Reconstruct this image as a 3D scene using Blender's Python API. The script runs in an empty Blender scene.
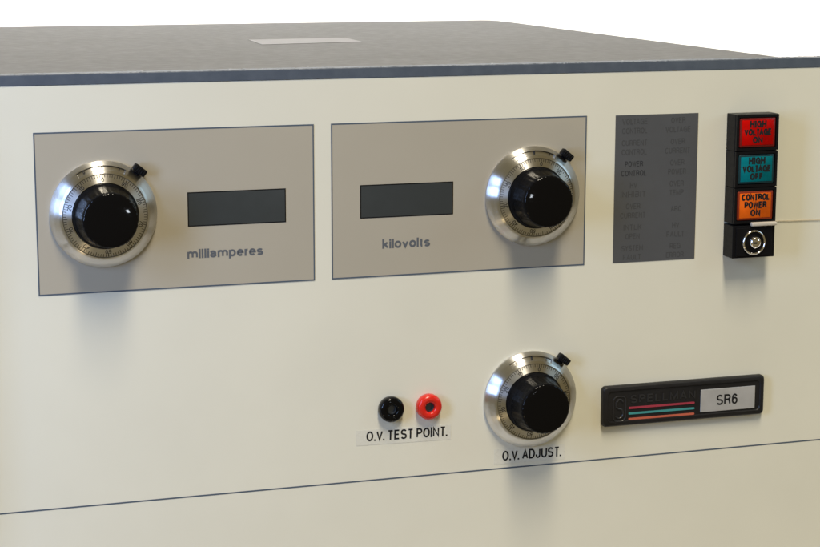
import bpy, bmesh, math, random
from mathutils import Vector, Matrix
random.seed(7)
PI = math.pi
S = bpy.context.scene
C = S.collection
MM = 0.001

# ------------------------------------------------------------------ camera
cam = bpy.data.cameras.new("camera")
cam.lens = 82.2005; cam.sensor_width = 36.0
cam.clip_start = 0.01; cam.clip_end = 60
cam_o = bpy.data.objects.new("camera", cam); C.objects.link(cam_o)
cam_o.location = (-0.0888638, -0.7953397, 0.1536147)
cam_o.rotation_euler = tuple(math.radians(a) for a in (79.62510, -0.0637, -17.7877))
S.camera = cam_o

# ------------------------------------------------------------------ light
def area(name, loc, target, sx, sy, watts, col, roll=0):
    l = bpy.data.lights.new(name, 'AREA'); l.shape = 'RECTANGLE'; l.size = sx; l.size_y = sy
    l.energy = watts; l.color = col
    o = bpy.data.objects.new(name, l); C.objects.link(o); o.location = loc
    q = (Vector(target) - Vector(loc)).to_track_quat('-Z', 'Y')
    o.rotation_euler = (q.to_matrix() @ Matrix.Rotation(roll, 3, 'Z')).to_euler()
    return o
# warm ceiling tube, running front to back above the panel
area("ceiling_lamp", (0.11, -1.52, 2.86), (0.15, 0, 0.0), 0.46, 1.4, 106.0, (1.0, 0.895, 0.71))
# cool window at the left, in front of the panel
area("window_pane", (-0.49, -0.37, 0.34), (0.06, 0, -0.02), 0.15, 0.20, 1.95, (0.385, 0.57, 1.0))
area("window_pane", (-0.49, -0.37, 0.085), (0.06, 0, -0.06), 0.15, 0.20, 2.4, (0.385, 0.57, 1.0))
# small warm light added low at the left to streak the dials
area("dial_streak_light", (-0.16, -0.56, -0.52), (0.12, 0, 0.0), 0.06, 0.05, 0.22, (1.0, 0.74, 0.40))
# weak cool fill light added to lift the panel's right edge
area("right_edge_fill", (0.80, -0.30, 0.26), (0.36, 0, 0.06), 0.14, 0.3, 0.5, (0.50, 0.78, 1.0))
# small window far behind the camera
area("far_window", (0.60, -1.9, -0.11), (0.15, 0, 0.0), 0.075, 0.03, 0.42, (0.85, 0.92, 1.0))
# lamps that light the white backdrop behind the cabinet
area("backdrop_lamp", (0.3, 0.62, 1.15), (0.5, 1.75, 0.15), 1.6, 0.3, 30, (1, 1, 1))

w = bpy.data.worlds.new("World"); S.world = w; w.use_nodes = True
nt = w.node_tree; nt.nodes.clear()
out = nt.nodes.new('ShaderNodeOutputWorld'); bg = nt.nodes.new('ShaderNodeBackground')
tc = nt.nodes.new('ShaderNodeTexCoord'); sep = nt.nodes.new('ShaderNodeSeparateXYZ')
mr = nt.nodes.new('ShaderNodeMapRange'); mr.inputs[1].default_value = -0.8; mr.inputs[2].default_value = 0.8
rp = nt.nodes.new('ShaderNodeValToRGB')
rp.color_ramp.elements[0].color = (1.0, 0.85, 0.50, 1); rp.color_ramp.elements[1].color = (0.95, 0.72, 0.32, 1)
nt.links.new(tc.outputs['Generated'], sep.inputs[0]); nt.links.new(sep.outputs['X'], mr.inputs[0])
nt.links.new(mr.outputs[0], rp.inputs[0]); nt.links.new(rp.outputs[0], bg.inputs[0])
bg.inputs[1].default_value = 0.195
nt.links.new(bg.outputs[0], out.inputs[0])

S.view_settings.view_transform = 'Standard'; S.view_settings.look = 'None'
S.view_settings.gamma = 1; S.view_settings.exposure = 0.0
S.view_settings.use_curve_mapping = False

# ------------------------------------------------------------------ materials
def mat(name, col, rough=0.5, metal=0.0, **kw):
    m = bpy.data.materials.new(name); m.use_nodes = True
    b = m.node_tree.nodes['Principled BSDF']
    b.inputs['Base Color'].default_value = (*col, 1); b.inputs['Roughness'].default_value = rough
    b.inputs['Metallic'].default_value = metal
    for k, v in kw.items():
        b.inputs[k.replace('_', ' ')].default_value = v
    return m
def N(m, t): return m.node_tree.nodes.new(t)
def L(m, a, b): m.node_tree.links.new(a, b)
def bsdf(m): return m.node_tree.nodes['Principled BSDF']
def objco(m, scale=(1, 1, 1)):
    t = N(m, 'ShaderNodeTexCoord'); mp = N(m, 'ShaderNodeMapping'); mp.inputs['Scale'].default_value = scale
    L(m, t.outputs['Object'], mp.inputs[0]); return mp.outputs[0]
def noise(m, vec, scale, detail=3, rough=0.5):
    n = N(m, 'ShaderNodeTexNoise'); n.inputs['Scale'].default_value = scale
    n.inputs['Detail'].default_value = detail; n.inputs['Roughness'].default_value = rough
    L(m, vec, n.inputs['Vector']); return n.outputs['Fac']
def ramp(m, fac, stops):
    r = N(m, 'ShaderNodeValToRGB'); e = r.color_ramp.elements
    while len(e) < len(stops): e.new(0.5)
    for k, (p, c) in enumerate(stops):
        e[k].position = p; e[k].color = (*c, 1) if len(c) == 3 else c
    L(m, fac, r.inputs[0]); return r.outputs[0]
def bump(m, h, strength, dist):
    b = N(m, 'ShaderNodeBump'); b.inputs['Strength'].default_value = strength; b.inputs['Distance'].default_value = dist
    L(m, h, b.inputs['Height']); L(m, b.outputs[0], bsdf(m).inputs['Normal'])
def mottle(m, col, amt, scale, rlo=None, rhi=None):
    f = noise(m, objco(m), scale, 4)
    a = tuple(c * (1 - amt) for c in col); b = tuple(min(1, c * (1 + amt)) for c in col)
    L(m, ramp(m, f, [(0.3, a), (0.7, b)]), bsdf(m).inputs['Base Color'])
    if rlo is not None:
        g = noise(m, objco(m), scale * 7, 5)
        L(m, ramp(m, g, [(0.35, (rlo,) * 3), (0.7, (rhi,) * 3)]), bsdf(m).inputs['Roughness'])

CREAM = mat('cream_paint', (0.72, 0.70, 0.585), 0.42, Specular_IOR_Level=0.35)
mottle(CREAM, (0.72, 0.70, 0.585), 0.025, 14, 0.36, 0.5)
bump(CREAM, noise(CREAM, objco(CREAM), 900, 2), 0.10, 0.00006)
TAUPE = mat('taupe_overlay', (0.41, 0.375, 0.30), 0.45, Specular_IOR_Level=0.35)
mottle(TAUPE, (0.41, 0.375, 0.30), 0.02, 20, 0.4, 0.52)
bump(TAUPE, noise(TAUPE, objco(TAUPE), 1500, 2), 0.08, 0.00004)
SLATE = mat('slate_overlay', (0.080, 0.083, 0.089), 0.5, Specular_IOR_Level=0.35)
mottle(SLATE, (0.080, 0.083, 0.089), 0.05, 30, 0.44, 0.6)
BLUEGREY = mat('blue_grey_ink', (0.075, 0.10, 0.135), 0.5)
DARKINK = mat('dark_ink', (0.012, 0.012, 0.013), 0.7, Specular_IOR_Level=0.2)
MIDINK = mat('mid_ink', (0.034, 0.036, 0.04), 0.6, Specular_IOR_Level=0.3)
FAINTINK = mat('faint_ink', (0.060, 0.062, 0.065), 0.6, Specular_IOR_Level=0.3)
GREYINK = mat('grey_ink', (0.10, 0.11, 0.125), 0.55)
BLACK = mat('black_plastic', (0.006, 0.006, 0.007), 0.36, Specular_IOR_Level=0.12)
mottle(BLACK, (0.006, 0.006, 0.007), 0.1, 60, 0.3, 0.45)
GLOSSBLACK = mat('gloss_black', (0.003, 0.003, 0.0035), 0.13, Specular_IOR_Level=0.2)
g = noise(GLOSSBLACK, objco(GLOSSBLACK), 500, 4)
L(GLOSSBLACK, ramp(GLOSSBLACK, g, [(0.35, (0.035,) * 3), (0.75, (0.075,) * 3)]), bsdf(GLOSSBLACK).inputs['Roughness'])

GRIPBLACK = mat('grip_black', (0.005, 0.005, 0.0055), 0.3, Specular_IOR_Level=0.05)
mottle(GRIPBLACK, (0.005, 0.005, 0.0055), 0.3, 200, 0.16, 0.3)
def brushed(name, col, rough, an):
    m = mat(name, col, rough, 1.0, Anisotropic=an, Anisotropic_Rotation=0.25)
    t = N(m, 'ShaderNodeTangent'); t.direction_type = 'RADIAL'; t.axis = 'Z'
    L(m, t.outputs[0], bsdf(m).inputs['Tangent'])
    # lathe-turned rings: fine rings of differing gloss around the local z axis
    tcn = N(m, 'ShaderNodeTexCoord'); sp = N(m, 'ShaderNodeSeparateXYZ'); L(m, tcn.outputs['Object'], sp.inputs[0])
    cx = N(m, 'ShaderNodeCombineXYZ'); L(m, sp.outputs[0], cx.inputs[0]); L(m, sp.outputs[1], cx.inputs[1])
    ln = N(m, 'ShaderNodeVectorMath'); ln.operation = 'LENGTH'; L(m, cx.outputs[0], ln.inputs[0])
    c2 = N(m, 'ShaderNodeCombineXYZ'); L(m, ln.outputs['Value'], c2.inputs[0])
    f = noise(m, c2.outputs[0], 6000, 3)
    L(m, ramp(m, f, [(0.3, tuple(c * .86 for c in col)), (0.7, tuple(min(1, c * 1.08) for c in col))]), bsdf(m).inputs['Base Color'])
    return m
ALU = brushed('turned_aluminium', (0.66, 0.655, 0.64), 0.29, 0.95)
ALURING = brushed('turned_aluminium_scale', (0.70, 0.695, 0.675), 0.33, 0.94)
CHROME = mat('chrome', (0.85, 0.85, 0.87), 0.07, 1.0)
SILVER = mat('silver_foil', (0.62, 0.63, 0.66), 0.36, 0.55)
mottle(SILVER, (0.62, 0.63, 0.66), 0.08, 120)
GLASS = mat('display_window', (0.040, 0.045, 0.045), 0.22, Specular_IOR_Level=0.25)
mottle(GLASS, (0.040, 0.045, 0.045), 0.03, 30, 0.13, 0.17)
REDP = mat('red_plastic', (0.62, 0.018, 0.010), 0.25)
REDL = mat('red_lens', (0.55, 0.010, 0.006), 0.3, Specular_IOR_Level=0.06)
TEALL = mat('teal_lens', (0.004, 0.105, 0.125), 0.3, Specular_IOR_Level=0.06)
ORANGEL = mat('orange_lens', (0.62, 0.095, 0.008), 0.3, Specular_IOR_Level=0.06)
for m_, c_ in ((REDL, (0.46, 0.003, 0.002)), (TEALL, (0.002, 0.150, 0.180)), (ORANGEL, (0.68, 0.115, 0.008))):
    mottle(m_, c_, 0.28, 75, 0.2, 0.36)
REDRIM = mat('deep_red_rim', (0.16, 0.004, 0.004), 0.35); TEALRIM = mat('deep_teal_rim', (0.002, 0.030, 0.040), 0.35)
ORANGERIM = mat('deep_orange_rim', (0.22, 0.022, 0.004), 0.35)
STRED = mat('red_stripe', (0.34, 0.035, 0.06), 0.4); STTEAL = mat('teal_stripe', (0.05, 0.27, 0.27), 0.4)
STORANGE = mat('orange_stripe', (0.52, 0.12, 0.07), 0.4)
BADGE = mat('badge_plastic', (0.013, 0.0125, 0.0135), 0.42, Specular_IOR_Level=0.3)
mottle(BADGE, (0.013, 0.0125, 0.0135), 0.15, 80, 0.36, 0.5)
BADGEMARK = mat('badge_raised', (0.020, 0.020, 0.022), 0.38)
HOLE = mat('socket_metal', (0.10, 0.115, 0.14), 0.35, 0.6)
TAPE = mat('clear_tape', (0.68, 0.665, 0.575), 0.3)
mottle(TAPE, (0.68, 0.665, 0.575), 0.025, 60, 0.22, 0.4)
STRIP = mat('milky_strip', (0.55, 0.50, 0.42), 0.35)
TAN = mat('tan_line', (0.55, 0.46, 0.32), 0.5)
RUST = mat('lamp_warm', (0.3, 0.2, 0.1), 0.5)
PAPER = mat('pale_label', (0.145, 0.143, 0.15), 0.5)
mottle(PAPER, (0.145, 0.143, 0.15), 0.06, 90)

HAMMER = mat('hammered_grey_paint', (0.15, 0.15, 0.15), 0.7, Specular_IOR_Level=0.12)
mottle(HAMMER, (0.150, 0.153, 0.157), 0.04, 24, 0.62, 0.78)
h1 = noise(HAMMER, objco(HAMMER), 700, 3, 0.6)
bump(HAMMER, h1, 0.35, 0.0004)

TRIM = mat('blue_grey_paint', (0.078, 0.098, 0.13), 0.5)
co = objco(TRIM, (1, 1, 1))
spx = N(TRIM, 'ShaderNodeSeparateXYZ'); L(TRIM, co, spx.inputs[0])
nz = noise(TRIM, co, 260, 5, 0.7)
ad = N(TRIM, 'ShaderNodeMath'); ad.operation = 'MULTIPLY_ADD'; ad.inputs[1].default_value = 500.0; ad.inputs[2].default_value = 0.0
L(TRIM, spx.outputs['Y'], ad.inputs[0])            # height in the trim: 0 .. 2.3 at the top edge
ad2 = N(TRIM, 'ShaderNodeMath'); ad2.operation = 'MULTIPLY_ADD'; ad2.inputs[1].default_value = 1.3
L(TRIM, nz, ad2.inputs[0]); L(TRIM, ad.outputs[0], ad2.inputs[2])
chip = ramp(TRIM, ad2.outputs[0], [(0.0, (0, 0, 0)), (1.0, (0, 0, 0))])
sub = N(TRIM, 'ShaderNodeMath'); sub.operation = 'GREATER_THAN'; sub.inputs[1].default_value = 3.16
L(TRIM, ad2.outputs[0], sub.inputs[0])
mx = N(TRIM, 'ShaderNodeMix'); mx.data_type = 'RGBA'
L(TRIM, sub.outputs[0], mx.inputs['Factor'])
pf = noise(TRIM, co, 120, 5, 0.6)
L(TRIM, ramp(TRIM, pf, [(0.35, (0.066, 0.084, 0.112)), (0.7, (0.088, 0.108, 0.138))]), mx.inputs['A'])
mx.inputs['B'].default_value = (0.50, 0.48, 0.45, 1)
L(TRIM, mx.outputs['Result'], bsdf(TRIM).inputs['Base Color'])
bump(TRIM, noise(TRIM, co, 420, 4, 0.7), 0.3, 0.0003)

WHITE = mat('white_backdrop', (0.9, 0.9, 0.9), 0.9, Specular_IOR_Level=0.0)

# ------------------------------------------------------------------ helpers (mm, local z = out of the panel)
def V(*a): return Vector(a)
def finish(name, bm, mats, parent=None, loc=(0, 0, 0), rot=(0, 0, 0), smooth=False, label=None):
    bmesh.ops.scale(bm, vec=(MM, MM, MM), verts=bm.verts)
    me = bpy.data.meshes.new(name); bm.to_mesh(me); bm.free()
    for m in (mats if isinstance(mats, (list, tuple)) else [mats]): me.materials.append(m)
    if smooth:
        for p in me.polygons: p.use_smooth = True
        me.set_sharp_from_angle(angle=math.radians(smooth if smooth is not True else 35))
    o = bpy.data.objects.new(name, me); C.objects.link(o)
    o.location = [c * MM for c in loc]; o.rotation_euler = rot
    if parent: o.parent = parent
    if label: o['label'] = label
    return o
def box(bm, x0, x1, y0, y1, z0, z1, bev=0.0, seg=2, mi=0):
    r = bmesh.ops.create_cube(bm, size=1.0); vs = r['verts']
    for v in vs:
        v.co = V(x0 + (v.co.x + .5) * (x1 - x0), y0 + (v.co.y + .5) * (y1 - y0), z0 + (v.co.z + .5) * (z1 - z0))
    fs = set(f for v in vs for f in v.link_faces)
    for f in fs: f.material_index = mi
    if bev:
        es = list(set(e for v in vs for e in v.link_edges))
        bmesh.ops.bevel(bm, geom=es, offset=bev, segments=seg, affect='EDGES', profile=0.5, material=mi)
def poly(bm, pts, z0, z1, mi=0):
    b = [bm.verts.new((x, y, z0)) for x, y in pts]; t = [bm.verts.new((x, y, z1)) for x, y in pts]
    n = len(pts); fs = [bm.faces.new(t), bm.faces.new(b[::-1])]
    for i in range(n): fs.append(bm.faces.new((b[i], b[(i + 1) % n], t[(i + 1) % n], t[i])))
    for f in fs: f.material_index = mi
def frame(bm, x0, x1, y0, y1, wd, z0, z1, mi=0):
    """closed rectangular frame"""
    o = [(x0, y0), (x1, y0), (x1, y1), (x0, y1)]
    i = [(x0 + wd, y0 + wd), (x1 - wd, y0 + wd), (x1 - wd, y1 - wd), (x0 + wd, y1 - wd)]
    ring = [[bm.verts.new((*p, z)) for p in q] for q, z in ((o, z0), (o, z1), (i, z1), (i, z0))]
    for a in range(4):
        A, B = ring[a], ring[(a + 1) % 4]
        for k in range(4):
            f = bm.faces.new((A[k], A[(k + 1) % 4], B[(k + 1) % 4], B[k])); f.material_index = mi
    bmesh.ops.recalc_face_normals(bm, faces=bm.faces)
def rrect(x0, x1, y0, y1, r, n=6):
    pts = []
    for cx, cy, a in ((x1 - r, y1 - r, 0), (x0 + r, y1 - r, 90), (x0 + r, y0 + r, 180), (x1 - r, y0 + r, 270)):
        for k in range(n + 1):
            t = math.radians(a + 90 * k / n); pts.append((cx + r * math.cos(t), cy + r * math.sin(t)))
    return pts
def lathe(bm, prof, seg=96, rfun=None, cap_top=True, cap_bot=True, mi=0, mfun=None):
    """prof: (r, z) list from the panel outward; counter-clockwise rings"""
    rings = []
    for k, (r, z) in enumerate(prof):
        ring = []
        for i in range(seg):
            a = 2 * PI * i / seg
            rr, zz = (r, z) if rfun is None else rfun(k, r, z, a)
            ring.append(bm.verts.new((rr * math.cos(a), rr * math.sin(a), zz)))
        rings.append(ring)
    for k in range(len(rings) - 1):
        A, B = rings[k], rings[k + 1]
        for i in range(seg):
            j = (i + 1) % seg
            f = bm.faces.new((A[i], A[j], B[j], B[i])); f.material_index = mi if mfun is None else mfun(k, i)
    if cap_bot: bm.faces.new(rings[0][::-1]).material_index = mi
    if cap_top: bm.faces.new(rings[-1]).material_index = mi
def tube(bm, pts, r, seg=12):
    rings = []
    for i, p in enumerate(pts):
        t = (pts[min(i + 1, len(pts) - 1)] - pts[max(i - 1, 0)]).normalized()
        u = t.orthogonal().normalized() if i == 0 else (u - t * u.dot(t)).normalized()
        v = t.cross(u)
        rings.append([bm.verts.new(p + r * (math.cos(2 * PI * k / seg) * u + math.sin(2 * PI * k / seg) * v)) for k in range(seg)])
    for A, B in zip(rings, rings[1:]):
        for k in range(seg): bm.faces.new((A[k], A[(k + 1) % seg], B[(k + 1) % seg], B[k]))
    bm.faces.new(rings[0][::-1]); bm.faces.new(rings[-1])

def _arc(cx, cy, rx, ry, a0, a1, n=10):
    return [(cx + rx * math.cos(math.radians(a0 + (a1 - a0) * k / n)), cy + ry * math.sin(math.radians(a0 + (a1 - a0) * k / n))) for k in range(n + 1)]
def _bowl(y0, y1, x0=0, x1=1, xm=.55):
    r = (y1 - y0) / 2; return [(x0, y0), (xm, y0)] + _arc(xm, (y0 + y1) / 2, x1 - xm, r, -90, 90)[1:-1] + [(xm, y1), (x0, y1)]
_S = _arc(.5, .75, .47, .25, 25, 180, 9) + _arc(.5, .75, .5, .25, 180, 250, 4)[1:] + _arc(.5, .25, .5, .25, 70, 0, 4) + _arc(.5, .25, .5, .25, 0, -155, 9)[1:]
_O = _arc(.5, .5, .5, .5, 0, 360, 28)
# sans-serif letters as strokes in a unit cell: advance width, strokes (each a list of points)
GL = {
 'A': (.70, [[(0, 0), (.5, 1), (1, 0)], [(.18, .33), (.82, .33)]]),
 'B': (.64, [_bowl(0, .53) + [(0, 0)], _bowl(.53, 1, 0, .93)]),
 'C': (.70, [_arc(.5, .5, .5, .5, 42, 318, 22)]),
 'D': (.68, [[(0, 0), (.4, 0)] + _arc(.4, .5, .6, .5, -90, 90, 14)[1:-1] + [(.4, 1), (0, 1), (0, 0)]]),
 'E': (.58, [[(1, 0), (0, 0), (0, 1), (1, 1)], [(0, .52), (.9, .52)]]),
 'F': (.54, [[(0, 0), (0, 1), (1, 1)], [(0, .5), (.85, .5)]]),
 'G': (.72, [_arc(.5, .5, .5, .5, 42, 360, 22) + [(1, .48), (.58, .48)], [(1, .5), (1, 0)]]),
 'H': (.66, [[(0, 0), (0, 1)], [(1, 0), (1, 1)], [(0, .52), (1, .52)]]),
 'I': (.0, [[(.5, 0), (.5, 1)]]),
 'J': (.50, [[(1, 1), (1, .3)] + _arc(.5, .3, .5, .3, 0, -180, 12)[1:] + [(0, .36)]]),
 'K': (.64, [[(0, 0), (0, 1)], [(1, 1), (0, .36)], [(.36, .58), (1, 0)]]),
 'L': (.52, [[(0, 1), (0, 0), (1, 0)]]),
 'M': (.82, [[(0, 0), (0, 1), (.5, .08), (1, 1), (1, 0)]]),
 'N': (.66, [[(0, 0), (0, 1), (1, 0), (1, 1)]]),
 'O': (.74, [_O]),
 'P': (.60, [[(0, 0), (0, 1), (.5, 1)] + _arc(.5, .74, .5, .26, 90, -90, 12)[1:-1] + [(.5, .48), (0, .48)]]),
 'R': (.66, [[(0, 0), (0, 1), (.5, 1)] + _arc(.5, .75, .46, .25, 90, -90, 12)[1:-1] + [(.5, .5), (0, .5)], [(.5, .5), (.85, .42), (.92, .2), (.97, 0)]]),
 'S': (.64, [_S]),
 'T': (.60, [[(0, 1), (1, 1)], [(.5, 0), (.5, 1)]]),
 'U': (.66, [[(0, 1), (0, .34)] + _arc(.5, .34, .5, .34, 180, 360, 14)[1:-1] + [(1, .34), (1, 1)]]),
 'V': (.66, [[(0, 1), (.5, 0), (1, 1)]]),
 'W': (.92, [[(0, 1), (.26, 0), (.5, .96), (.74, 0), (1, 1)]]),
 'Y': (.64, [[(0, 1), (.5, .44), (1, 1)], [(.5, .44), (.5, 0)]]),
 '.': (.0, [[(.5, 0), (.5, .01)]]),
 '0': (.54, [_O]),
 '1': (.30, [[(0, .72), (.6, .82), (1, 1), (1, 0)]]),
 '2': (.52, [_arc(.5, .72, .5, .28, 165, -20, 12) + [(.05, .1), (0, 0), (1, 0)]]),
 '3': (.52, [_arc(.45, .76, .48, .24, 150, -90, 12), _arc(.45, .26, .53, .26, 90, -150, 12)]),
 '4': (.54, [[(.75, 0), (.75, 1), (0, .3), (1, .3)]]),
 '5': (.52, [[(.92, 1), (.15, 1), (.05, .5)] + _arc(.47, .31, .53, .31, 130, -150, 14)]),
 '6': (.54, [_arc(.5, .31, .5, .31, 0, 360, 20), [(0, .31), (0, .5)] + _arc(.5, .55, .5, .45, 170, 35, 12)]),
 '7': (.52, [[(0, 1), (1, 1), (.45, .4), (.32, 0)]]),
 '8': (.54, [_arc(.5, .76, .45, .24, -90, 270, 20), _arc(.5, .26, .5, .26, 90, 450, 20)]),
 '9': (.54, [_arc(.5, .69, .5, .31, 180, 540, 20), [(1, .69), (1, .5)] + _arc(.5, .45, .5, .45, -10, -145, 12)]),
 # lower case, in cap heights
 'a': (.58, [_arc(.42, .44, .5, .27, 160, 0, 10) + [(.92, .12), (1, 0)], [(.92, .44)] + _arc(.46, .2, .46, .2, 60, 320, 14) + [(.92, .22)]]),
 'e': (.62, [[(0, .38), (1, .38)] + _arc(.5, .36, .5, .36, 5, 315, 18)]),
 'i': (.0, [[(.5, 0), (.5, .67)], [(.5, .995), (.5, 1.0)]]),
 'k': (.58, [[(0, 0), (0, 1)], [(.95, .67), (0, .25)], [(.36, .44), (1, 0)]]),
 'l': (.0, [[(.5, 0), (.5, 1)]]),
 'm': (1.04, [[(0, 0), (0, .67)], [(0, .45)] + _arc(.25, .47, .25, .25, 160, 0, 9) + [(.5, 0)], [(.5, .45)] + _arc(.75, .47, .25, .25, 160, 0, 9) + [(1, 0)]]),
 'o': (.66, [_arc(.5, .36, .5, .36, 0, 360, 22)]),
 'p': (.62, [[(0, -.26), (0, .67)], _arc(.5, .36, .5, .36, 0, 360, 20)]),
 'r': (.27, [[(0, 0), (0, .67)], [(0, .42), (.3, .64), (.65, .71), (1, .70)]]),
 's': (.56, [[(p[0], p[1] * .67) for p in _S]]),
 't': (.28, [[(.45, .95), (.45, .16), (.65, 0), (1, 0)], [(0, .67), (1, .67)]]),
 'v': (.60, [[(0, .67), (.5, 0), (1, .67)]]),
}
def ribbon(bm, pts, hw, z, th, mi, mtx):
    P = [V(x, y, 0) for x, y in pts]; closed = (P[0] - P[-1]).length < 1e-6
    if closed: P = P[:-1]
    n = len(P); lf = []; rt = []
    for i in range(n):
        a = P[(i - 1) % n] if closed or i else None; b = P[(i + 1) % n] if closed or i < n - 1 else None
        d0 = (P[i] - a).normalized() if a is not None else None
        d1 = (b - P[i]).normalized() if b is not None else None
        if d0 is None: d0 = d1
        if d1 is None: d1 = d0
        n0 = V(-d0.y, d0.x, 0); n1 = V(-d1.y, d1.x, 0); m = n0 + n1
        m = m.normalized() if m.length > 1e-4 else n0
        k = hw / max(.45, m.dot(n0))
        lf.append(P[i] + m * k); rt.append(P[i] - m * k)
    def q(p, dz):
        p = V(p.x, p.y, z + dz); return bm.verts.new(mtx(p) if mtx else p)
    T = [(q(l, th), q(r, th)) for l, r in zip(lf, rt)]
    B = [(q(l, 0), q(r, 0)) for l, r in zip(lf, rt)]
    for i in range(n if closed else n - 1):
        j = (i + 1) % n
        for vs in ((T[i][1], T[j][1], T[j][0], T[i][0]), (T[i][0], T[j][0], B[j][0], B[i][0]), (T[j][1], T[i][1], B[i][1], B[j][1])):
            bm.faces.new(vs).material_index = mi
    if not closed:
        bm.faces.new((T[0][0], B[0][0], B[0][1], T[0][1])).material_index = mi
        bm.faces.new((T[-1][1], B[-1][1], B[-1][0], T[-1][0])).material_index = mi
def text(bm, s, x, y, wdt, hgt, z, wt=.15, align='L', th=0.03, gap=.16, mi=0, mtx=None):
    """letters as strokes of ink: wdt mm long in all, hgt mm cap height, wt = stroke width / height, baseline at y"""
    t = wt * hgt; tot = 0.0; lay = []
    prev = ''
    for c in s:
        if prev + c in ('LT', 'TA', 'LV', 'AT', 'AV', 'VA'): tot -= .16 * hgt
        elif prev + c in ('V.', 'T.'): tot -= .08 * hgt
        if prev == 'r': tot -= .07 * hgt
        prev = c
        if c == ' ': tot += .32 * hgt; continue
        w_, st_ = GL[c]; w_ = w_ * hgt
        lay.append((tot, w_, st_)); tot += w_ + t + gap * hgt
    tot -= gap * hgt
    # letters keep their stroke weight: only the cells and gaps are stretched to the asked width
    k = 1.0 if wdt is None else (wdt - t) / max(1e-6, tot - t)
    if k < .45: k = .45
    real = (tot - t) * k + t
    ox = x - (real / 2 if align == 'C' else 0)
    lift = 0
    for px, w_, st_ in lay:
        for stroke in st_:
            pts = [(ox + t / 2 + px * k + u * w_ * k, y + t / 2 + v * (hgt - t)) for u, v in stroke]
            if len(stroke) == 2 and abs(pts[0][1] - pts[1][1]) < t * .5 and abs(pts[0][0] - pts[1][0]) < 1e-6:
                pts = [(pts[0][0], pts[0][1] - t / 2), (pts[0][0], pts[0][1] + t / 2)]
            elif len(stroke) == 2 and abs(pts[0][0] - pts[1][0]) < 1e-6:      # stems reach the cap line and base line
                pts = sorted(pts, key=lambda p: p[1]); pts = [(pts[0][0], pts[0][1] - t / 2), (pts[1][0], pts[1][1] + t / 2)]
            lift = (lift + 1) % 5
            ribbon(bm, pts, t / 2, z, th + lift * .003, mi, mtx)
NB = bmesh.new

# ------------------------------------------------------------------ setting: white sweep
bm = NB()
prof = [(-60, -265), (1100, -265)]
for k in range(1, 13):
    a = PI / 2 * k / 12; prof.append((1100 + 500 * math.sin(a), 235 - 500 * math.cos(a)))
prof += [(1600, 1500)]
rows = [[bm.verts.new((x, y, z)) for y, z in prof] for x in (-1900, 2300)]
for i in range(len(prof) - 1): bm.faces.new((rows[0][i], rows[1][i], rows[1][i + 1], rows[0][i + 1]))
bd = finish('backdrop', bm, WHITE, smooth=60); bd['kind'] = 'structure'
bd['label'] = 'plain white background sweep behind the instrument'

# ------------------------------------------------------------------ the instrument
ROOTLOC = V(139, 200, -265)
root = bpy.data.objects.new('power_supply', None); C.objects.link(root)
root.location = ROOTLOC * MM; root.empty_display_size = 0.05
root['label'] = 'cream fronted high voltage power supply with grey lid, three silver dials and coloured push buttons'
root['category'] = 'power supply'
RX = (PI / 2, 0, 0)
def part(name, bm, mats, x=0, z=0, out=0, smooth=False, label=None):
    """a part on the panel: x, z in panel mm, out = mm proud of the panel"""
    return finish(name, bm, mats, root, (x - ROOTLOC.x, -out - ROOTLOC.y, z - ROOTLOC.z), RX, smooth, label)
def sub(parent, name, bm, mats, loc=(0, 0, 0), rot=(0, 0, 0), smooth=False, label=None):
    return finish(name, bm, mats, parent, loc, rot, smooth, label)

# cabinet body (world axes, mm): lid with rounded rear corner, hammered paint
bm = NB()
X0, X1, YB = -78.0, 355.6, 404.0
plan = [(X0, 7.0), (X1, 7.0), (X1, 345), (X1 - .2, 372), (X1 - 1.0, 392), (X1 - 3.5, 401), (X1 - 9, YB), (X0 + 9, YB), (X0 + 3, 401), (X0, 390)]
def ringz(z, inset=0.0):
    c = V((X0 + X1) / 2, 205, 0)
    return [bm.verts.new((x - math.copysign(inset, x - c.x), y - math.copysign(inset, y - c.y), z)) for x, y in plan]
rs = [ringz(-264.6), ringz(90.8), ringz(90.8, .8), ringz(91.4, .8), ringz(91.4), ringz(93.5), ringz(93.9, .15), ringz(94.2, .6)]
for A, B in zip(rs, rs[1:]):
    for k in range(len(plan)): bm.faces.new((A[k], A[(k + 1) % len(plan)], B[(k + 1) % len(plan)], B[k]))
bm.faces.new(rs[0][::-1]); bm.faces.new(rs[-1])
body = finish('cabinet_body', bm, HAMMER, root, -ROOTLOC, label='hammered grey metal cabinet and lid behind the cream panel')
# pale label strip lying on the lid
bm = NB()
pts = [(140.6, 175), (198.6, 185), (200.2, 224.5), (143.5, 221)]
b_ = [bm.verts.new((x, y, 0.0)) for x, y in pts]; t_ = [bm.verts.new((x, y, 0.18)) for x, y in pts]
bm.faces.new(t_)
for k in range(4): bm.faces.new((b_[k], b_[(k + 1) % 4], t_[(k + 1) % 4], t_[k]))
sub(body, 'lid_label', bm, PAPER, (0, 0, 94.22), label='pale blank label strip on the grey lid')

# front panel
PX0, PX1, PZ0 = -112.0, 387.0, -262.0
bm = NB(); box(bm, PX0, PX1, PZ0, 89.6, -6.5, 0.0, 0.25, 2)
fp = part('front_panel', bm, CREAM, label='cream painted front panel')
bm = NB(); box(bm, PX0 + .5, PX1 - .5, -0.32, 0.32, 0.02, 0.08)
sub(fp, 'trim_line', bm, BLUEGREY, (0, -94.9, 0))
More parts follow.
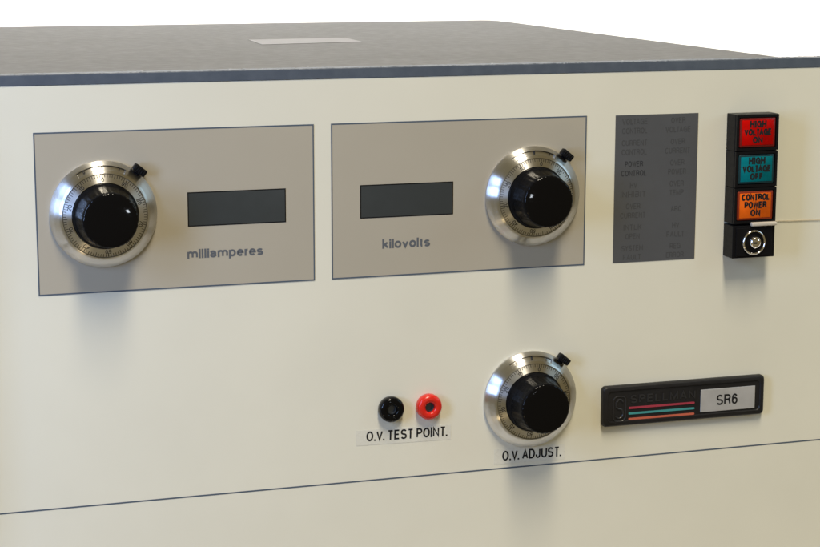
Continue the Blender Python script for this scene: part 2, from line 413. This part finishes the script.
# blue-grey top edge, with a ragged worn upper edge
bm = NB()
n = 900; prof = [(-.0, -7.2), (0.0, 0.25), (4.2, 0.25), (4.55, 0.0), (4.62, -7.2)]
rows = []
for i in range(n + 1):
    x = PX0 + (PX1 - PX0) * i / n
    j = random.gauss(0, .05) + (.12 * math.sin(x * .9) * math.sin(x * .23) if random.random() < .6 else 0)
    if random.random() < .03: j -= random.uniform(.1, .35)
    rows.append([bm.verts.new((x, y + (j if k in (3, 4) else j * .4 if k == 2 else 0), z)) for k, (y, z) in enumerate(prof)])
for A, B in zip(rows, rows[1:]):
    for k in range(5): bm.faces.new((A[k], B[k], B[(k + 1) % 5], A[(k + 1) % 5]))
bm.faces.new(rows[0]); bm.faces.new(rows[-1][::-1])
bmesh.ops.recalc_face_normals(bm, faces=bm.faces)
part('top_edge', bm, TRIM, 0, 89.75, 0, label='blue grey painted strip along the top of the cream panel with chipped paint')
# rack handle at the far left
bm = NB()
pts = [V(0, -82, 0), V(0, -82, 30)]
for k in range(1, 9):
    a = PI / 2 * k / 8; pts.append(V(0, -74 - 8 * math.cos(a), 30 + 8 * math.sin(a)))
for k in range(0, 9):
    a = PI / 2 * k / 8; pts.append(V(0, 67 + 8 * math.sin(a), 30 + 8 * math.cos(a)))
pts.append(V(0, 75, 0)); tube(bm, pts, 5.5, 16)
part('handle', bm, CHROME, -82, -2, 0.1, smooth=40)

# the two meter panels
def meter(x0, x1, word, lcd0, lcd1, tx0, tx1, tz0, th_):
    wd = x1 - x0
    bm = NB(); box(bm, 0.6, wd - .6, 0.6, 69.3, 0.02, 0.16)
    t = part('meter_panel', bm, TAUPE, x0, 0, 0, label='taupe meter panel lettered ' + word)
    bm = NB(); frame(bm, 0, wd, 0, 69.9, 0.6, 0.02, 0.20)
    sub(t, 'border_line', bm, BLUEGREY)
    bm = NB()
    a, b = lcd0 - x0, lcd1 - x0
    frame(bm, a, b, 26.9, 42.0, 0.45, 0.16, 0.24, 1)
    box(bm, a + .45, b - .45, 27.35, 41.55, 0.17, 0.20)
    sub(t, 'display', bm, [GLASS, BLACK])
    bm = NB(); text(bm, word, tx0 - x0, tz0, tx1 - tx0, th_, 0.17, wt=.215, gap=.13)
    sub(t, 'lettering', bm, GREYINK)
    return t
meter(0.0, 121.9, 'milliamperes', 65.05, 108.9, 64.5, 98.4, 12.8, 4.1)
meter(129.7, 251.95, 'kilovolts', 143.0, 186.95, 153.3, 176.0, 12.75, 4.3)

# status panel
bm = NB(); box(bm, 0, 42.3, 0, 69.5, 0.02, 0.16)
st = part('status_panel', bm, SLATE, 266.4, 0.1, 0, label='dark slate status panel with two columns of faint captions')
bm = NB()
cols = [(9.8, ['VOLTAGE|CONTROL', 'CURRENT|CONTROL', 'POWER|CONTROL', 'HV|INHIBIT', 'OVER|CURRENT', 'INTLK|OPEN', 'SYSTEM|FAULT']),
        (32.0, ['OVER|VOLTAGE', 'OVER|CURRENT', 'OVER|POWER', 'OVER|TEMP', 'ARC', 'HV|FAULT', 'REG|ERROR'])]
bm2 = NB()
for cx, ws in cols:
    for k, s in enumerate(ws):
        ls = s.split('|'); zc = 66.4 - k * 9.95
        for q, l in enumerate(ls):
            zz = zc - q * 4.3 - (2.1 if len(ls) == 1 else 0) - 1.3
            strong = s == 'POWER|CONTROL'
            text(bm2 if strong else bm, l, cx, zz, 1.85 * len(l), 2.7, 0.17, wt=.15, align='C')
sub(st, 'caption', bm, FAINTINK, label='faint captions'); sub(st, 'caption', bm2, MIDINK, label='darker POWER CONTROL caption')

# ------------------------------------------------------------------ dials
def dial(x, z, rot, lbl):
    bm = NB()
    W0, W1 = math.radians(90 - 27), math.radians(90 + 33)       # counter window at the top
    prof = [(22.9, 0.02), (23.0, .3), (23.0, 1.3), (22.75, 1.75), (21.3, 3.4), (21.25, 3.45), (19.45, 5.1), (19.4, 5.15),
            (18.45, 5.75), (18.15, 5.85), (18.02, 5.6), (18.02, 3.0)]
    seg = 360
    def rf(k, r, zz, a):
        if k in (5, 6) and W0 < a < W1: return r, zz - .9 if k == 6 else zz - .7
        return r, zz
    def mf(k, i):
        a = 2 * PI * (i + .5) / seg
        if k == 4 and W0 < a < W1: return 1  # shade line of the window recess, painted black on its outer wall
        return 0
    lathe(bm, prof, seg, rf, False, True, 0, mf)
    # counter figures and pointer in the window
    for a, s in ((math.radians(90 + 24), '0'), (math.radians(90 - 19), '1')):
        def place(q, a=a):
            r = 19.75 + q.y; zz = 4.35 - .85 * (r - 19.5) / 1.7 + .12
            return V(r * math.cos(a) + q.x * math.sin(a), r * math.sin(a) - q.x * math.cos(a), zz + q.z)
        text(bm, s, 0, 0, None, 1.25, 0, wt=.2, align='C', mi=1, mtx=place)
    a = math.radians(92)
    poly(bm, [(19.6 * math.cos(a - .006), 19.6 * math.sin(a - .006)), (21.2 * math.cos(a - .006), 21.2 * math.sin(a - .006)),
              (21.2 * math.cos(a + .006), 21.2 * math.sin(a + .006)), (19.6 * math.cos(a + .006), 19.6 * math.sin(a + .006))][::-1], 3.3, 4.5, 1)
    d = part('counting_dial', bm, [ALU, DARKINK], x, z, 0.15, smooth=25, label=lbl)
    # rotating graduated ring
    bm = NB()
    lathe(bm, [(17.95, 3.0), (17.95, 5.4), (17.8, 5.6), (14.3, 6.5), (14.3, 3.0)], 128, None, False, False)
    def zc(r): return 5.6 + (17.8 - r) * .2571
    for k in range(100):
        a = math.radians(90 + rot + 3.6 * k); ln = 1.75 if k % 10 == 0 else 1.65 if k % 5 == 0 else 1.25
        hw = .125 if k % 10 else .16
        r0, r1 = 17.75 - ln, 17.75
        c_, s_ = math.cos(a), math.sin(a)
        vs = [bm.verts.new((r * c_ - q * s_, r * s_ + q * c_, zc(r) + .03)) for r, q in ((r0, -hw), (r1, -hw), (r1, hw), (r0, hw))]
        f = bm.faces.new(vs); f.material_index = 1
    for k in range(10):
        a = math.radians(90 + rot + 36 * k); s = '0' if k == 0 else str(10 * k)
        def place(q, a=a):
            r = 14.85 + q.y
            return V(r * math.cos(a) + q.x * math.sin(a), r * math.sin(a) - q.x * math.cos(a), zc(r) + .02 + q.z)
        # numbers straddle the inner ends of the long strokes
        text(bm, s, 0, -.2, None, 1.75, 0, wt=.155, align='C', mi=1, mtx=place)
    sub(d, 'scale_ring', bm, [ALURING, DARKINK], smooth=25)
    # fluted black knob
    bm = NB()
    prof = [(14.0, 3.2), (14.05, 6.9), (13.95, 7.4), (13.7, 7.8), (13.35, 8.2), (12.85, 10.0), (12.45, 13), (12.15, 16), (11.95, 18.6), (11.8, 20.1), (11.5, 20.6),
            (11.0, 20.85), (9.9, 21.0), (7.2, 21.2), (4, 21.35), (1.2, 21.4)]
    amp = [0, 0, 0, 0, 0, .04, .09, .13, .16, .17, .15, .1, .04, 0, 0, 0]
    def rf2(k, r, zz, a): return r - amp[k] * (0.5 + 0.5 * math.cos(30 * a)) , zz
    lathe(bm, prof, 240, rf2, mi=1, mfun=lambda k, i: 0 if k < 10 else 1)
    sub(d, 'knob', bm, [GRIPBLACK, GLOSSBLACK], (0, 0, 0), (0, 0, math.radians(rot)), smooth=50)
    # lock lever at the upper right of the rim
    bm = NB(); a = math.radians(50.5)
    box(bm, -3.1, 3.1, -1.45, 1.75, 1.6, 5.2, .55, 3)
    for q in (-2.0, -1.0, 0, 1.0, 2.0): box(bm, q - .22, q + .22, -1.2, 1.5, 5.1, 5.45, .1, 1)
    box(bm, -1.2, 1.2, -3.4, -1.3, 1.4, 3.0, .2, 2)
    sub(d, 'lock_lever', bm, BLACK, (24.1 * math.cos(a), 24.1 * math.sin(a), 0), (0, 0, a - PI / 2), smooth=40)
    return d
dial(28.5, 34.2, 3, 'silver dial with black knob on the panel lettered milliamperes')
dial(225.3, 33.8, -7, 'silver dial with black knob on the panel lettered kilovolts')
dial(225.4, -62.2, -8, 'silver dial with black knob above the O.V. ADJUST tape')

# ------------------------------------------------------------------ push buttons and key switch
def button(z, lens, rim, lines, lbl, hgt=17.2):
    wd = 22.2
    bm = NB(); box(bm, 0, wd, 0, hgt, 0.02, 8.6, .25, 2)
    frame(bm, 0.15, wd - .15, .15, hgt - .15, 1.25, 8.55, 10.0)
    b = part('push_button', bm, BLACK, 323.7, z, 0, label=lbl)
    bm = NB()
    x0, x1, y0, y1 = 1.7, wd - 1.7, 1.6, hgt - 1.6
    # lens cap: bevelled block whose rim slopes back into the bezel
    box(bm, x0, x1, y0, y1, 8.2, 9.9, .6, 3, 1)
    box(bm, x0 + 1.15, x1 - 1.15, y0 + 1.05, y1 - 1.05, 9.7, 10.1, .25, 2, 0)
    sub(b, 'lens', bm, [lens, rim], smooth=40)
    bm = NB()
    for k, (s, ww) in enumerate(lines):
        text(bm, s, wd / 2 + .1, hgt / 2 + 2.4 - k * 3.75, ww + .3, 3.3, 10.11, wt=.26, align='C')
    sub(b, 'lettering', bm, DARKINK)
    return b
button(51.9, REDL, REDRIM, [('HIGH', 8.4), ('VOLTAGE', 14.2), ('ON', 5)], 'red push button lettered HIGH VOLTAGE ON')
button(34.6, TEALL, TEALRIM, [('HIGH', 8.4), ('VOLTAGE', 14.8), ('OFF', 6.6)], 'teal push button lettered HIGH VOLTAGE OFF')
button(17.3, ORANGEL, ORANGERIM, [('CONTROL', 14.6), ('POWER', 11.5), ('ON', 5)], 'orange push button lettered CONTROL POWER ON')
bm = NB(); box(bm, 0, 22.2, 0, 15.6, 0.02, 9.6, .3, 2)
box(bm, 1.6, 20.6, 1.0, 14.6, 9.5, 10.2, .3, 2)
ks = part('key_switch', bm, BLACK, 323.7, 0.8, 0, label='black key switch block with chrome lock')
KC = (10.8, 7.5, 10.2)
bm = NB(); lathe(bm, [(6.0, -.1), (6.05, .35), (5.9, .8), (5.6, 1.05), (5.3, 1.05), (5.05, .8), (4.95, .4), (4.9, -.1)], 72, None, False, False)
sub(ks, 'lock_ring', bm, CHROME, KC, smooth=40)
bm = NB(); lathe(bm, [(2.9, -.1), (2.9, .9), (2.6, 1.6), (2.0, 2.1), (1.1, 2.4), (.3, 2.5)], 48); box(bm, -1.9, .1, -.42, .42, 2.15, 2.62, .05, 1, 1)
sub(ks, 'lock_barrel', bm, [CHROME, DARKINK], (KC[0] + .45, KC[1], KC[2]), smooth=40)

# ------------------------------------------------------------------ test jacks
def jack(x, z, m, lbl):
    bm = NB()
    lathe(bm, [(5.75, .02), (5.95, .3), (5.95, 2.6), (5.6, 3.5), (4.9, 4.1), (3.9, 4.3), (2.9, 4.1), (2.35, 3.6), (2.2, 2.8), (2.2, 1.0)], 64, None, True, True)
    j = part('test_jack', bm, m, x, z, 0, smooth=40, label=lbl)
    bm = NB(); lathe(bm, [(2.15, .9), (2.15, 2.6), (1.75, 2.75), (1.7, 1.4)], 40, None, True, True)
    sub(j, 'socket', bm, HOLE, smooth=40)
jack(157.0, -61.6, GLOSSBLACK, 'black test jack')
jack(175.2, -61.8, REDP, 'red test jack')

# tape labels
def tape(x, z, wd, h, rot, word, tx, tz, tw, th_, lbl):
    bm = NB(); box(bm, 0, wd, 0, h, .02, .10)
    t = part('tape_label', bm, TAPE, x, z, 0, label=lbl); t.rotation_euler = (PI / 2, -rot, 0)
    bm = NB(); text(bm, word, tx, tz, tw, th_, .11, wt=.165)
    sub(t, 'lettering', bm, DARKINK)
tape(140.7, -78.0, 45.8, 7.2, math.radians(-.9), 'O.V. TEST POINT.', 4.8, 1.75, 39.2, 4.7, 'clear tape label lettered O.V. TEST POINT.')
tape(208.0, -92.8, 35.8, 7.4, math.radians(-.4), 'O.V. ADJUST.', 4.0, 1.55, 29.8, 4.8, 'clear tape label lettered O.V. ADJUST.')

# ------------------------------------------------------------------ badge
BX0, BX1, BZ0, BZ1 = 261.8, 347.2, -78.6, -58.9
wd, h = BX1 - BX0, BZ1 - BZ0
bm = NB()
outer = rrect(0, wd, 0, h, 2.0); n = len(outer)
def inset(p, k):   # move an outline point towards the middle
    cx, cy = wd / 2, h / 2
    return (p[0] + (k if p[0] < cx else -k), p[1] + (k if p[1] < cy else -k))
rings = []
for k, zz in ((0, .02), (0, 1.9), (.35, 2.7), (.9, 3.0), (2.3, 3.0), (2.6, 2.5)):
    rings.append([bm.verts.new((*inset(p, k), zz)) for p in outer])
for A, B in zip(rings, rings[1:]):
    for i in range(n): bm.faces.new((A[i], A[(i + 1) % n], B[(i + 1) % n], B[i]))
bm.faces.new(rings[-1]); bm.faces.new(rings[0][::-1])
bd_ = part('name_badge', bm, BADGE, BX0, BZ0, 0, smooth=40, label='black oblong name badge with three coloured stripes and a silver plate')
ox, oz = BX0, BZ0
for m_, zz in ((STRED, -70.0), (STTEAL, -72.75), (STORANGE, -75.45)):
    bm = NB(); poly(bm, rrect(275.1 - ox, 309.8 - ox, zz - .5 - oz, zz + .5 - oz, .45, 4), 2.5, 2.75)
    sub(bd_, 'stripe', bm, m_, label={STRED: 'dark red stripe', STTEAL: 'teal stripe', STORANGE: 'orange stripe'}[m_])
bm = NB(); box(bm, 312.9 - ox, 342.1 - ox, -75.1 - oz, -63.9 - oz, 2.4, 2.8, .15, 2); 
pl = sub(bd_, 'model_plate', bm, SILVER)
bm = NB(); text(bm, 'SR6', 321.4 - ox, -72.2 - oz, 11.3, 5.2, 2.81, wt=.165); sub(pl, 'lettering', bm, DARKINK) if False else sub(bd_, 'model_lettering', bm, DARKINK)
bm = NB(); text(bm, 'SPELLMAN', 276.1 - ox, -67.8 - oz, 34.0, 4.0, 2.5, wt=.17, th=.25, gap=.22)
sub(bd_, 'maker_lettering', bm, BADGEMARK)
bm = NB()   # raised looped S mark
def loop(pts, r):
    tube(bm, [V(*p, 2.55) for p in pts], r, 8)
ex0, ex1, ey0, ey1 = 267.2 - ox, 273.6 - ox, -76.2 - oz, -64.0 - oz
o_ = rrect(ex0, ex1, ey0, ey1, 2.2, 5); loop(o_ + [o_[0]], .3)
cx, cy = (ex0 + ex1) / 2, (ey0 + ey1) / 2
loop([(ex0 + 1.25 + u * (ex1 - ex0 - 2.5), ey0 + 1.5 + v * (ey1 - ey0 - 3.0)) for u, v in _S], .42)
sub(bd_, 'emblem', bm, BADGEMARK, smooth=40)

# milky strip tucked between the orange button and the key switch, a thin tan line running on to the right
bm = NB()
box(bm, 0, 13.3, -.35, 1.5, -1.2, 1.2, .55, 3)
o = finish('plastic_strip', bm, STRIP, None, (332.6, -10.6, 16.45), RX, smooth=40)
bm = None
o['label'] = 'short milky plastic strip wedged above the key switch lock'; o['category'] = 'strip'
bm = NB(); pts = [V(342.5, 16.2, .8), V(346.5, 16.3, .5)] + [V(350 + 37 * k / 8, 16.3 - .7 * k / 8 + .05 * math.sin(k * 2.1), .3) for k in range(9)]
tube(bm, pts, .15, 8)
part('panel_tan_line', bm, TAN, 0, 0, 0.1, smooth=40, label='thin tan line running right from the key switch')
